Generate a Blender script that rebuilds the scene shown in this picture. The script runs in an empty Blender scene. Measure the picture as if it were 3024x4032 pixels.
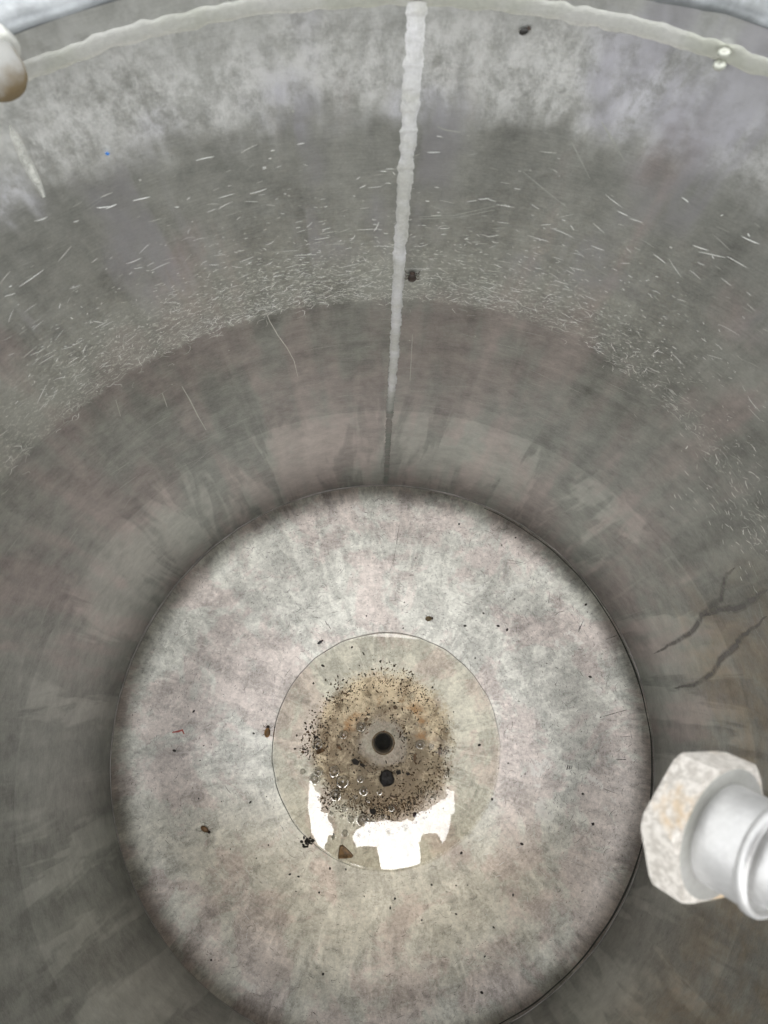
import bpy, math, random
import numpy as np
from mathutils import Vector, Matrix
random.seed(7); rng = np.random.default_rng(11)
C = bpy.context.scene
S = 0.2                       # inner radius of the tank in metres; lengths below are in tank radii

# ---------------------------------------------------------------- camera, sky, sun, exposure
CAM = np.array([-.0604, .0959, 2.9324]); TILT = .2626; ROLL = .0704; FPX = 3000.0
ct, st = math.cos(TILT), math.sin(TILT); cr, sr = math.cos(ROLL), math.sin(ROLL)
FWD = np.array([0, st, -ct]); UP0 = np.array([0, ct, st]); RT0 = np.array([1, 0, 0.])
RT = cr * RT0 + sr * UP0; UP = -sr * RT0 + cr * UP0
cd = bpy.data.cameras.new('camera'); cam = bpy.data.objects.new('camera', cd); C.collection.objects.link(cam)
m = Matrix(((RT[0], UP[0], -FWD[0], CAM[0] * S), (RT[1], UP[1], -FWD[1], CAM[1] * S), (RT[2], UP[2], -FWD[2], CAM[2] * S), (0, 0, 0, 1)))
cam.matrix_world = m
cd.sensor_fit = 'VERTICAL'; cd.sensor_height = 6.9; cd.sensor_width = 5.175; cd.lens = 6.9 * FPX / 4032
cd.clip_start = 0.005; cd.clip_end = 200
cd.dof.use_dof = True; cd.dof.focus_distance = 0.50; cd.dof.aperture_fstop = 5.0
C.camera = cam
w = bpy.data.worlds.new('World'); C.world = w; w.use_nodes = True
wt = w.node_tree; bg = wt.nodes['Background']
sky = wt.nodes.new('ShaderNodeTexSky'); sky.sky_type = 'NISHITA'; sky.sun_disc = False
SUN_EL, SUN_AZ = math.radians(72), math.radians(182)      # azimuth clockwise from +y
sky.sun_elevation = SUN_EL; sky.sun_rotation = SUN_AZ; sky.dust_density = 2.0
hs = wt.nodes.new('ShaderNodeHueSaturation'); hs.inputs['Saturation'].default_value = .07
wt.links.new(sky.outputs[0], hs.inputs['Color']); wt.links.new(hs.outputs[0], bg.inputs['Color'])
bg.inputs['Strength'].default_value = 0.15
sd = bpy.data.lights.new('sun', 'SUN'); sd.energy = 0.5; sd.angle = math.radians(70); sd.color = (1, .97, .92)
so = bpy.data.objects.new('sun', sd); C.collection.objects.link(so)
sv = Vector((math.sin(SUN_AZ) * math.cos(SUN_EL), math.cos(SUN_AZ) * math.cos(SUN_EL), math.sin(SUN_EL)))
so.rotation_euler = sv.to_track_quat('Z', 'Y').to_euler(); so.location = sv * 3
C.view_settings.view_transform = 'Standard'; C.view_settings.look = 'None'
C.view_settings.exposure = 2.18; C.view_settings.gamma = 1
C.render.engine = 'CYCLES'; C.cycles.max_bounces = 10; C.cycles.transparent_max_bounces = 16; C.cycles.glossy_bounces = 8

# ---------------------------------------------------------------- geometry helpers
def ray(px, py):
    d = (px - 1512) / FPX * RT - (py - 2016) / FPX * UP + FWD
    return CAM.copy(), d
_pr = np.array([0, .034, .040, .094, .104, .3, .436, .6, .7, .80, .852, .900, .941, .973, .993, 1.0, 1.001])
_pz = np.array([-.163, -.163, -.1625, -.1615, -.1585, -.152, -.144, -.132, -.1255, -.1185, -.1125, -.1010, -.0830, -.0590, -.031, .000, .008])
def _pchip(x):
    h = np.diff(_pr); dl = np.diff(_pz) / h; d = np.zeros(len(_pr))
    for i in range(1, len(_pr) - 1):
        if dl[i-1] * dl[i] > 0:
            w1, w2 = 2*h[i] + h[i-1], h[i] + 2*h[i-1]; d[i] = (w1 + w2) / (w1 / dl[i-1] + w2 / dl[i])
    d[-1] = dl[-1]
    i = int(np.clip(np.searchsorted(_pr, x) - 1, 0, len(h) - 1)); t = (x - _pr[i]) / h[i]
    return ((1+2*t)*(1-t)**2*_pz[i] + t*(1-t)**2*h[i]*d[i] + t*t*(3-2*t)*_pz[i+1] + t*t*(t-1)*h[i]*d[i+1])
def zf(r): return float(_pchip(min(r, 1.0)))
WZ = -.1455; WC = (.0125, -.015)
def at_floor(px, py):
    o, d = ray(px, py); z = -.12
    for _ in range(6):
        t = (z - o[2]) / d[2]; q = o + t * d; z = zf(math.hypot(q[0], q[1]))
    return q
def at_z(px, py, z):
    o, d = ray(px, py); t = (z - o[2]) / d[2]; return o + t * d
def at_wall(px, py):
    o, d = ray(px, py)
    a = d[0]**2 + d[1]**2; b = 2*(o[0]*d[0] + o[1]*d[1]); c = o[0]**2 + o[1]**2 - 1
    t = (-b + math.sqrt(b*b - 4*a*c)) / (2*a); q = o + t*d
    return math.atan2(q[0], q[1]), q[2]
def wp(th, z, inset=0.0):
    r = 1 - inset; return (r * math.sin(th), r * math.cos(th), z)

class MB:
    def __init__(s): s.v = []; s.f = []; s.mi = []; s.uv = []; s.sm = []
    def add(s, verts, faces, mi=0, uvs=None, smooth=True):
        b = len(s.v); s.v += [tuple(p) for p in verts]
        s.uv += list(uvs) if uvs is not None else [(0, 0)] * len(verts)
        for f in faces: s.f.append([b + i for i in f]); s.mi.append(mi); s.sm.append(smooth)
    def build(s, name, mats, parent=None, loc=None):
        me = bpy.data.meshes.new(name)
        L = np.array(loc if loc is not None else (0, 0, 0), float)
        me.from_pydata([tuple((np.array(p) - L) * S) for p in s.v], [], s.f)
        uvl = me.uv_layers.new(name='UVMap'); li = np.zeros(len(me.loops), dtype=np.int32); me.loops.foreach_get('vertex_index', li)
        uvl.data.foreach_set('uv', np.array(s.uv, dtype=np.float32)[li].ravel())
        if not isinstance(mats, (list, tuple)): mats = [mats]
        for mt in mats: me.materials.append(mt)
        me.polygons.foreach_set('material_index', s.mi); me.polygons.foreach_set('use_smooth', s.sm)
        me.validate(); me.update()
        o = bpy.data.objects.new(name, me); C.collection.objects.link(o)
        if loc is not None and parent is None: o.location = tuple(L * S)
        if parent: o.parent = parent
        return o
def empty(name, loc=(0, 0, 0)):
    o = bpy.data.objects.new(name, None); C.collection.objects.link(o); o.location = tuple(np.array(loc) * S)
    o.empty_display_size = .01; return o
def tag(o, label=None, cat=None, group=None, kind=None):
    for k, v in (('label', label), ('category', cat), ('group', group), ('kind', kind)):
        if v: o[k] = v
    return o
def lathe(mb, prof, n=256, mi=0, fn=None, th0=0, th1=2*math.pi, smooth=True):
    """profile of (r,z) turned round the z axis; fn(th,r,z)->(r,z) wobbles it; uv = (theta, arc length)"""
    full = abs(th1 - th0 - 2*math.pi) < 1e-6; V = []; UV = []
    for i in range(n + 1):
        th = th0 + (th1 - th0) * i / n; a = 0
        for j, (r, z) in enumerate(prof):
            r2, z2 = fn(th, r, z) if fn else (r, z)
            V.append((r2*math.sin(th), r2*math.cos(th), z2)); UV.append((th, z))
    k = len(prof)
    F = [(i*k+j, i*k+j+1, (i+1)*k+j+1, (i+1)*k+j) for i in range(n) for j in range(k-1)]
    mb.add(V, F, mi, UV, smooth)
def frame_lathe(mb, prof, org, ax, n=48, mi=0, seg_r=None, rot=0, smooth=True):
    """profile (r,t) turned round an arbitrary axis"""
    ax = np.array(ax, float); ax /= np.linalg.norm(ax)
    u = np.cross(ax, (0, 0, 1.)); u = u if np.linalg.norm(u) > .1 else np.cross(ax, (0, 1., 0)); u /= np.linalg.norm(u); v = np.cross(ax, u)
    V = []; UV = []
    for i in range(n):
        a = rot + 2*math.pi*i/n
        for (r, t) in prof:
            V.append(np.array(org) + ax*t + (u*math.cos(a) + v*math.sin(a))*r); UV.append((a, t))
    k = len(prof); F = [(i*k+j, ((i+1) % n)*k+j, ((i+1) % n)*k+j+1, i*k+j+1) for i in range(n) for j in range(k-1)]
    mb.add(V, F, mi, UV, smooth)
def ellipsoid(mb, c, ax, n=12, m_=8, jit=0.0, mi=0, smooth=True):
    """ax: 3 vectors (semi axes)"""
    c = np.array(c, float); A = [np.array(a, float) for a in ax]; V = [c + A[2]]
    for j in range(1, m_):
        ph = math.pi*j/m_
        for i in range(n):
            a = 2*math.pi*i/n; k = 1 + jit*random.uniform(-1, 1)
            V.append(c + k*(A[0]*math.sin(ph)*math.cos(a) + A[1]*math.sin(ph)*math.sin(a) + A[2]*math.cos(ph)))
    V.append(c - A[2]); F = []
    for i in range(n):
        F.append((0, 1+i, 1+(i+1) % n)); F.append((len(V)-1, 1+(m_-2)*n+(i+1) % n, 1+(m_-2)*n+i))
        for j in range(m_-2): F.append((1+j*n+i, 1+(j+1)*n+i, 1+(j+1)*n+(i+1) % n, 1+j*n+(i+1) % n))
    mb.add(V, F, mi, None, smooth)
def tube(mb, pts, r, n=6, mi=0):
    pts = [np.array(p, float) for p in pts]; V = []
    for i, p in enumerate(pts):
        d = pts[min(i+1, len(pts)-1)] - pts[max(i-1, 0)]; d /= np.linalg.norm(d) + 1e-12
        u = np.cross(d, (0, 0, 1.)); u = u if np.linalg.norm(u) > .05 else np.cross(d, (1., 0, 0)); u /= np.linalg.norm(u); v = np.cross(d, u)
        rr = r[i] if isinstance(r, (list, tuple)) else r
        V += [p + rr*(u*math.cos(2*math.pi*k/n) + v*math.sin(2*math.pi*k/n)) for k in range(n)]
    F = [(i*n+k, i*n+(k+1) % n, (i+1)*n+(k+1) % n, (i+1)*n+k) for i in range(len(pts)-1) for k in range(n)]
    F += [tuple(range(n))[::-1], tuple((len(pts)-1)*n + k for k in range(n))]
    mb.add(V, F, mi)
def sinsum(seed, k0=3, k1=60, amp=1.0, pw=.6):
    r = np.random.default_rng(seed); ks = np.unique(np.geomspace(k0, k1, 14).astype(int)); A = r.normal(size=len(ks)) / ks**pw; P = r.uniform(0, 6.28, len(ks))
    A = A / np.sqrt((A**2).sum() / 2) * amp
    return lambda t: float((A*np.sin(ks*t + P)).sum())

# ---------------------------------------------------------------- material helper
class NT:
    def __init__(s, name):
        s.m = bpy.data.materials.new(name); s.m.use_nodes = True; s.t = s.m.node_tree; s.b = s.t.nodes['Principled BSDF']; s.o = s.t.nodes['Material Output']
        tc = s.t.nodes.new('ShaderNodeTexCoord'); s.obj = tc.outputs['Object']; s.uvo = tc.outputs['UV']
        geo = s.t.nodes.new('ShaderNodeNewGeometry'); s.pos = s.vec(geo.outputs['Position'], (1/S,)*3)   # world position in tank radii
        s.geo = geo
    def L(s, a, b): s.t.links.new(a, b)
    def inp(s, sock, v):
        if isinstance(v, bpy.types.NodeSocket): s.L(v, sock)
        elif v is not None:
            if sock.type == 'RGBA' and not hasattr(v, '__len__'): v = (v, v, v, 1)
            if sock.type == 'RGBA' and len(v) == 3: v = (*v, 1)
            sock.default_value = v
    def vec(s, v, sc, loc=(0, 0, 0)):
        n = s.t.nodes.new('ShaderNodeMapping'); s.L(v, n.inputs[0]); n.inputs['Scale'].default_value = sc; n.inputs['Location'].default_value = loc; return n.outputs[0]
    def noise(s, v, scale=1, detail=4, rough=.55, dist=0, lac=2):
        n = s.t.nodes.new('ShaderNodeTexNoise'); s.L(v, n.inputs['Vector']); n.inputs['Scale'].default_value = scale; n.inputs['Detail'].default_value = detail
        n.inputs['Roughness'].default_value = rough; n.inputs['Distortion'].default_value = dist; n.inputs['Lacunarity'].default_value = lac; return n.outputs['Fac']
    def vor(s, v, scale, feat='F1', rand=1):
        n = s.t.nodes.new('ShaderNodeTexVoronoi'); s.L(v, n.inputs['Vector']); n.inputs['Scale'].default_value = scale; n.feature = feat; n.inputs['Randomness'].default_value = rand; return n.outputs['Distance']
    def sep(s, v):
        n = s.t.nodes.new('ShaderNodeSeparateXYZ'); s.L(v, n.inputs[0]); return n.outputs
    def comb(s, x, y, z):
        n = s.t.nodes.new('ShaderNodeCombineXYZ')
        for k, v in zip(n.inputs, (x, y, z)): s.inp(k, v)
        return n.outputs[0]
    def M(s, op, a, b=None, c=None, clamp=False):
        n = s.t.nodes.new('ShaderNodeMath'); n.operation = op; n.use_clamp = clamp
        for k, v in zip(n.inputs, (a, b, c)): s.inp(k, v)
        return n.outputs[0]
    def ss(s, x, a, b, lo=0., hi=1.):
        n = s.t.nodes.new('ShaderNodeMapRange'); n.interpolation_type = 'SMOOTHSTEP'; s.inp(n.inputs[0], x)
        if a <= b: n.inputs[1].default_value, n.inputs[2].default_value, n.inputs[3].default_value, n.inputs[4].default_value = a, b, lo, hi
        else: n.inputs[1].default_value, n.inputs[2].default_value, n.inputs[3].default_value, n.inputs[4].default_value = b, a, hi, lo
        return n.outputs[0]
    def mix(s, f, a, b, mode='MIX'):
        n = s.t.nodes.new('ShaderNodeMix'); n.data_type = 'RGBA'; n.blend_type = mode
        s.inp(n.inputs[0], f); s.inp(n.inputs[6], a); s.inp(n.inputs[7], b); return n.outputs[2]
    def bump(s, h, strength=.3, dist=.001, normal=None):
        n = s.t.nodes.new('ShaderNodeBump'); s.L(h, n.inputs['Height']); n.inputs['Strength'].default_value = strength; n.inputs['Distance'].default_value = dist
        if normal: s.L(normal, n.inputs['Normal'])
        return n.outputs[0]
    def set(s, **kw):
        for k, v in kw.items(): s.inp(s.b.inputs[k.replace('_', ' ')], v)
        return s.m
def simple(name, col, rough=.5, metal=0., var=.25, scale=30, bump=.2, **kw):
    n = NT(name); f = n.noise(n.pos, scale, 5, .6)
    a = tuple(min(1, c*(1+var)) for c in col); b = tuple(c*(1-var) for c in col)
    c = n.mix(n.ss(f, .35, .65), b, a)
    n.set(Base_Color=c, Roughness=rough, Metallic=metal, Normal=n.bump(n.noise(n.pos, scale*3, 3), bump, .0005), **{k: v for k, v in kw.items()})
    return n.m

GREEN = (.56, .57, .53); PINK = (.58, .525, .50)
# wall of the tank: uv = (theta, z)
def wall_material():
    n = NT('weathered_steel_wall'); P = n.pos; M = n.M; xyz = n.sep(P); u = M('ARCTAN2', xyz[0], xyz[1]); z = xyz[2]
    big = n.noise(n.vec(P, (2.6, 2.6, 1.6)), 1, 5, .6, .4)
    streak = n.noise(n.vec(P, (13, 13, 1.1)), 1, 3, .5, .2)
    streak2 = n.noise(n.vec(P, (40, 40, 3.5)), 1, 3, .5)
    cloud = n.noise(n.vec(P, (9, 9, 6)), 1, 6, .65, .5)
    grain = n.noise(n.vec(P, (30, 30, 420)), 1, 3, .7)
    fine = n.noise(P, 240, 3, .7)
    lowz = n.ss(z, 1.62, 1.36)                                        # below the scuffed band the sheet keeps its brown-grey skin
    cm = M('ADD', M('ADD', M('MULTIPLY', big, 1.2), M('MULTIPLY', streak, .8)), M('MULTIPLY', lowz, .20))
    right = n.ss(u, -.2, 1.3)
    cm = M('ADD', cm, M('ADD', M('MULTIPLY', n.ss(u, -1.1, -1.7), -.45), M('MULTIPLY', n.ss(u, 1.3, 1.8), -.45)))
    col = n.mix(n.ss(cm, 1.06, 1.30), GREEN, PINK)
    # ochre tint at the right
    och = M('MULTIPLY', n.ss(u, .85, 1.25), M('MULTIPLY', n.ss(z, 1.35, 1.0), n.ss(z, .25, .7)))
    col = n.mix(M('MULTIPLY', och, n.ss(cloud, .35, .65, .1, .75)), col, (.50, .41, .30))
    # value variation
    val = M('ADD', .86, M('MULTIPLY', M('SUBTRACT', streak, .5), .5))
    sp_ = n.noise(n.vec(P, (7, 7, .9), (2, 0, 5)), 1, 4, .6, .5)
    val = M('ADD', val, M('MULTIPLY', n.ss(sp_, .47, .54, -.5, .5), M('ADD', .07, M('MULTIPLY', n.ss(z, .9, .7), .17))))
    mot = n.noise(n.vec(P, (16, 16, 16), (1, 7, 2)), 1, 8, .75, .2)
    val = M('ADD', val, M('MULTIPLY', M('SUBTRACT', mot, .5), .8))
    val = M('ADD', val, M('MULTIPLY', M('SUBTRACT', cloud, .5), .45))
    val = M('ADD', val, M('MULTIPLY', M('SUBTRACT', grain, .5), .34))
    val = M('ADD', val, M('MULTIPLY', M('SUBTRACT', fine, .5), .30))
    val = M('ADD', val, M('MULTIPLY', lowz, -.25))
    # lighter below a level line with a sharp upper edge
    zl = M('ADD', z, M('MULTIPLY', M('SUBTRACT', big, .5), .02))
    lowest = n.ss(zl, .775, .763); val = M('ADD', val, M('MULTIPLY', lowest, .13))
    mark2 = M('MULTIPLY', n.ss(zl, 1.222, 1.212), n.ss(zl, 1.13, 1.2)); val = M('ADD', val, M('MULTIPLY', mark2, -.06))
    # chalky upper band with ragged lower edge
    edge = M('ADD', z, M('ADD', M('MULTIPLY', M('SUBTRACT', streak2, .5), .11), M('MULTIPLY', M('SUBTRACT', cloud, .5), .16)))
    chalk = n.ss(edge, 1.905, 2.005)
    cn = n.noise(n.vec(P, (24, 24, 15)), 1, 9, .85, .2)
    chalk_i = M('MULTIPLY', chalk, M('ADD', .22, M('MULTIPLY', n.ss(cn, .36, .62), .75)))
    chalk_i = M('MULTIPLY', chalk_i, n.ss(edge, 2.22, 2.04, .35, 1))
    chalk_i = M('MULTIPLY', chalk_i, n.ss(u, .75, .2, .45, 1))
    col = n.mix(1, col, n.comb(val, val, val), 'MULTIPLY')
    bluish = n.ss(n.noise(n.vec(P, (5, 5, 3), (3, 1, 2)), 1, 3), .45, .62)
    ck = n.mix(bluish, (.80, .80, .77), (.78, .78, .81))
    col = n.mix(chalk_i, col, ck)
    # pale lilac film patches in the middle band
    lil = M('MULTIPLY', M('MULTIPLY', n.ss(z, 1.5, 1.65), bluish), n.ss(sp_, .45, .56, 0, .55))
    col = n.mix(lil, col, (.52, .51, .56))
    # densely scuffed band
    lo = M('ADD', 1.405, M('MULTIPLY', n.ss(u, .3, 1.0), -.22))
    zj = M('ADD', z, M('MULTIPLY', M('SUBTRACT', n.noise(n.vec(P, (14, 14, 10)), 1, 5, .7), .5), .07))
    band = M('MULTIPLY', n.ss(M('SUBTRACT', zj, lo), -.004, .012), n.ss(M('SUBTRACT', zj, lo), .30, .08))
    dens = M('MULTIPLY', band, n.ss(u, .75, -.15, .18, 1))
    sq = n.noise(n.vec(P, (70, 70, 115)), 1, 6, .85, .8)
    dens = M('MULTIPLY', dens, n.ss(cloud, .3, .62, .5, 1.1))
    sc = M('MULTIPLY', dens, n.ss(sq, .52, .62))
    col = n.mix(M('MULTIPLY', sc, .9), col, (.86, .87, .80))
    col = n.mix(M('MULTIPLY', dens, .25), col, (.60, .62, .55))
    # dark dots
    dv = n.vor(n.vec(P, (9, 9, 6)), 1); col = n.mix(n.ss(dv, .05, .02, 0, .25), col, (.12, .11, .1))
    rough = M('ADD', .40, M('MULTIPLY', chalk_i, .25)); rough = M('ADD', rough, M('MULTIPLY', M('SUBTRACT', cloud, .5), .25))
    h = M('ADD', M('MULTIPLY', grain, .5), M('ADD', M('MULTIPLY', fine, .4), M('MULTIPLY', sc, .8)))
    n.set(Base_Color=col, Metallic=.75, Roughness=rough, Normal=n.bump(h, .25, .0003))
    return n.m
def floor_material():
    n = NT('oxidised_dished_bottom'); P = n.pos; M = n.M; x, y, z = n.sep(P)[:3]
    r = M('SQRT', M('ADD', M('MULTIPLY', x, x), M('MULTIPLY', y, y))); th = M('ARCTAN2', x, y)
    P2 = n.vec(P, (1, 1, 0))
    big = n.noise(P2, 3.1, 6, .62, .6); mid = n.noise(n.vec(P2, (1, 1, 1), (5, 3, 0)), 9, 8, .68, .5)
    fine = n.noise(P2, 70, 8, .78); fine2 = n.noise(P2, 230, 4, .75)
    # polar coordinates: swirling polish marks round the centre and runs down from the rim
    sw = n.noise(n.comb(M('MULTIPLY', r, 95), M('MULTIPLY', M('SINE', th), 5), M('MULTIPLY', M('COSINE', th), 5)), 1, 5, .7, .3)
    ray_ = n.noise(n.comb(M('MULTIPLY', r, 5.0), M('MULTIPLY', M('SINE', th), 8), M('MULTIPLY', M('COSINE', th), 8)), 1, 7, .7, 1.2)
    lob = n.noise(n.vec(P2, (1, 1, 1), (7, 1, 0)), 4.5, 8, .7, 1.0)
    cm = M('ADD', M('MULTIPLY', big, .9), M('MULTIPLY', lob, .9))
    tint = n.ss(cm, .86, .96)
    col = n.mix(tint, (.68, .675, .62), (.655, .595, .555))
    e = n.ss(M('ADD', M('MULTIPLY', mid, .8), M('MULTIPLY', ray_, .7)), .71, .79)
    v = M('ADD', .74, M('MULTIPLY', e, .20))
    v = M('ADD', v, M('MULTIPLY', M('SUBTRACT', fine, .5), 1.1)); v = M('ADD', v, M('MULTIPLY', M('SUBTRACT', sw, .5), .34))
    v = M('ADD', v, M('MULTIPLY', M('SUBTRACT', fine2, .5), .6))
    stk = n.noise(n.comb(M('MULTIPLY', r, 2.2), M('MULTIPLY', M('SINE', th), 17), M('MULTIPLY', M('COSINE', th), 17)), 1, 5, .65, .5)
    v = M('ADD', v, M('MULTIPLY', M('MULTIPLY', n.ss(stk, .40, .60, -.5, .5), n.ss(r, .5, .8)), .10))
    pt_ = n.noise(n.vec(P2, (1, 1, 1), (11, 5, 0)), 6.5, 9, .74, .7); v = M('ADD', v, M('MULTIPLY', n.ss(pt_, .43, .57, -.5, .5), .17))
    mar = n.noise(n.vec(P2, (1, 1, 1), (4, 15, 0)), 26, 8, .8, 1.0); v = M('ADD', v, M('MULTIPLY', M('SUBTRACT', mar, .5), .8))
    v = M('MULTIPLY', v, .95)
    col = n.mix(1, col, n.comb(v, v, v), 'MULTIPLY')
    chip = M('MULTIPLY', n.ss(M('ADD', mid, M('MULTIPLY', fine, .35)), .79, .82), n.ss(r, .5, .6))
    col = n.mix(M('MULTIPLY', chip, .55), col, (.78, .78, .74))
    # ochre wash towards -y and brown sediment stain inside the puddle
    och = M('MULTIPLY', n.ss(y, -.05, -.5), n.ss(M('ADD', r, M('MULTIPLY', M('SUBTRACT', big, .5), .5)), 1.15, .6))
    col = n.mix(M('MULTIPLY', och, .95), col, n.mix(1, col, (.80, .74, .65), 'MULTIPLY'))
    rw = M('ADD', r, M('MULTIPLY', M('SUBTRACT', mid, .5), .10))
    rp = M('SQRT', M('ADD', M('POWER', M('SUBTRACT', x, .0125), 2), M('POWER', M('ADD', y, .015), 2))); pud = n.ss(M('ADD', rp, M('MULTIPLY', M('SUBTRACT', mid, .5), .03)), .450, .425); col = n.mix(M('MULTIPLY', pud, .55), col, n.mix(1, col, (.91, .875, .80), 'MULTIPLY'))
    ring = M('MULTIPLY', n.ss(M('ADD', rw, M('MULTIPLY', M('SUBTRACT', fine, .5), .12)), .305, .235), n.ss(rw, .080, .105))
    blot = n.ss(M('ADD', M('MULTIPLY', n.noise(n.vec(P2, (1, 1, 1), (2, 8, 0)), 11, 9, .8, .25), 1), M('MULTIPLY', y, .42)), .44, .66)
    inner = n.mix(blot, (.19, .135, .075), (.76, .63, .44))
    inner = n.mix(1, inner, n.comb(M('ADD', .6, M('MULTIPLY', fine, .8)), M('ADD', .6, M('MULTIPLY', fine, .8)), M('ADD', .6, M('MULTIPLY', fine, .8))), 'MULTIPLY')
    col = n.mix(M('MULTIPLY', ring, .85), col, inner)
    plate = n.ss(rw, .116, .096); col = n.mix(M('MULTIPLY', plate, .5), col, n.mix(n.ss(fine, .4, .6), (.15, .115, .075), (.34, .27, .19)))
    rust = M('MULTIPLY', M('MULTIPLY', n.ss(M('ABSOLUTE', M('SUBTRACT', rw, .165)), .055, .0), n.ss(n.noise(n.vec(P2, (1, 1, 1), (9, 4, 0)), 9, 8, .75, .2), .48, .60)), n.ss(y, -.08, .05))
    col = n.mix(M('MULTIPLY', rust, .7), col, (.40, .20, .07))
    spk = M('MULTIPLY', n.ss(fine2, .60, .68), M('MULTIPLY', n.ss(M('ABSOLUTE', M('SUBTRACT', rw, .245)), .06, .01), n.ss(mid, .42, .58)))
    col = n.mix(M('MULTIPLY', spk, .85), col, (.05, .035, .02))
    grp = M('ADD', M('ADD', .37, n.ss(r, .78, .9, 0, .16)), M('MULTIPLY', M('SUBTRACT', mid, .5), .5))
    h = M('ADD', M('MULTIPLY', fine, .6), M('ADD', M('MULTIPLY', sw, .4), M('MULTIPLY', fine2, .3)))
    n.set(Base_Color=col, Metallic=M('MULTIPLY', n.ss(r, .10, .34, .35, 1), .97), Roughness=grp, Normal=n.bump(h, .22, .0005))
    return n.m
def film(name, col, a0=.2, a1=.6, scale=20, lo=.4, hi=.6, rough=.5, soft=False):
    """stain: the paint of the mark over whatever is below, thinning out by noise"""
    n = NT(name); f = n.noise(n.pos, scale, 5, .65, .4)
    al = n.ss(f, lo, hi, a0, a1)
    if soft: uu = n.sep(n.uvo)[0]; al = n.M('MULTIPLY', al, n.ss(n.M('ABSOLUTE', n.M('SUBTRACT', uu, .5)), .5, .08))
    n.set(Base_Color=col, Roughness=rough, Alpha=al); return n.m
M_wall = wall_material(); M_floor = floor_material()
def bead_material(name, a, b, rough=.42):
    n = NT(name); f = n.noise(n.pos, 9, 6, .6, .3); f2 = n.noise(n.pos, 120, 4, .7)
    c = n.mix(n.ss(f, .35, .65), a, b); k = n.M('ADD', .82, n.M('MULTIPLY', f2, .36)); c = n.mix(1, c, n.comb(k, k, k), 'MULTIPLY')
    n.set(Base_Color=c, Metallic=.5, Roughness=rough, Normal=n.bump(f2, .25, .0004)); return n.m
M_bead = bead_material('weld_bead', (.78, .78, .73), (.86, .86, .86)); M_bead_ring = bead_material('weld_bead_ring', (.54, .55, .48), (.64, .64, .60))
M_bead_low = bead_material('stained_weld_bead', (.30, .315, .28), (.34, .31, .29), .5)
M_scr = simple('bright_scratch', (.95, .95, .90), .45, .0, .05)
M_scr2 = simple('faint_scratch', (.60, .61, .56), .38, .5, .1)
M_drk = film('dark_scratch', (.10, .09, .08), .35, .9, 40)
M_gap = simple('dark_crevice', (.05, .05, .045), .8, 0)
M_galv = bead_material('galvanised_flange', (.14, .15, .15), (.36, .38, .39), .5)
M_out = simple('outer_steel', (.4, .4, .39), .5, .7)
M_grit = simple('dark_grit', (.022, .017, .013), .7, 0, .4)
M_brown = simple('brown_flake', (.14, .075, .03), .45, 0, .45, 40)
M_shell = simple('amber_shell', (.34, .18, .06), .28, 0, .5, 45)
M_leg = simple('dark_leg', (.05, .03, .02), .5)

# ---------------------------------------------------------------- ground under the tank
g = MB(); q = 60
g.add([(-q, -q, -.42), (q, -q, -.42), (q, q, -.42), (-q, q, -.42)], [(0, 1, 2, 3)], 0, None, False)
tag(g.build('ground', simple('ground_concrete', (.30, .29, .27), .9, 0, .2, 3)), kind='structure')

# ---------------------------------------------------------------- the tank
tank = tag(empty('steel_tank', (0, 0, -.42)), 'open cylindrical weathered steel tank seen from above, with scuffed wall and dished bottom', 'tank')
tank_loc = np.array((0, 0, -.42))
def tpart(mb, name, mats): o = mb.build(name, mats, None); o.parent = tank; o.location = (0, 0, .42*S); return o
wall = MB(); wob = sinsum(3, 2, 7, .0012)
zs = [.012, .014] + list(np.linspace(.03, 2.20, 60))
prof = [(1.012, .002), (.9975, .003), (.997, .012)] + [(1.0, z) for z in zs[2:]]
lathe(wall, prof, 288, 0, None)
def mark(mb, pts, wd, mi, inset=.0006, taper=True):
    """narrow ribbon lying on the wall; pts = (theta,z)"""
    V = []; k = len(pts)
    for i, (th, z) in enumerate(pts):
        a = pts[max(i-1, 0)]; b = pts[min(i+1, k-1)]; d = np.array([b[0]-a[0], b[1]-a[1]]); d = d / (np.linalg.norm(d)+1e-9)
        ww = wd * (math.sin(math.pi*(i+.35)/(k-1+.7))**.6 if taper else 1) * .5
        V += [wp(th - d[1]*ww, z + d[0]*ww, inset), wp(th + d[1]*ww, z - d[0]*ww, inset)]
    mb.add(V, [(2*i, 2*i+1, 2*i+3, 2*i+2) for i in range(k-1)], mi, [(i % 2, i//2/max(1, k-1)) for i in range(len(V))], False)
def scr(th, z, L, ang, wd, mi, curve=0):
    n_ = 5; curve *= .35; pts = []
    for i in range(n_):
        t = (i/(n_-1) - .5); a = ang + curve*t
        pts.append((th + L*t*math.cos(a), z + L*t*math.sin(a)))
    mark(wall, pts, wd, mi)
R_ = random
clus = sinsum(21, 2, 30, 1.0, .3)
def lo_edge(th): return 1.405 - .22*min(1, max(0, (th-.3)/.7))
for i in range(5200):          # dense short nicks above the brown skin
    th = R_.gauss(-.45, .65) if R_.random() < .8 else R_.uniform(-1.5, 1.4)
    if abs(th) > 1.7 or clus(th) < R_.uniform(-1.8, .6): continue
    z = lo_edge(th) + abs(R_.gauss(0, .135)) + R_.uniform(0, .01)
    L = R_.uniform(.003, .010) if R_.random() < .85 else R_.uniform(.012, .03)
    scr(th, z, L, R_.gauss(0, .5), R_.uniform(.0008, .0019), R_.choice([1, 1, 2, 4]), R_.gauss(0, 1))
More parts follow.
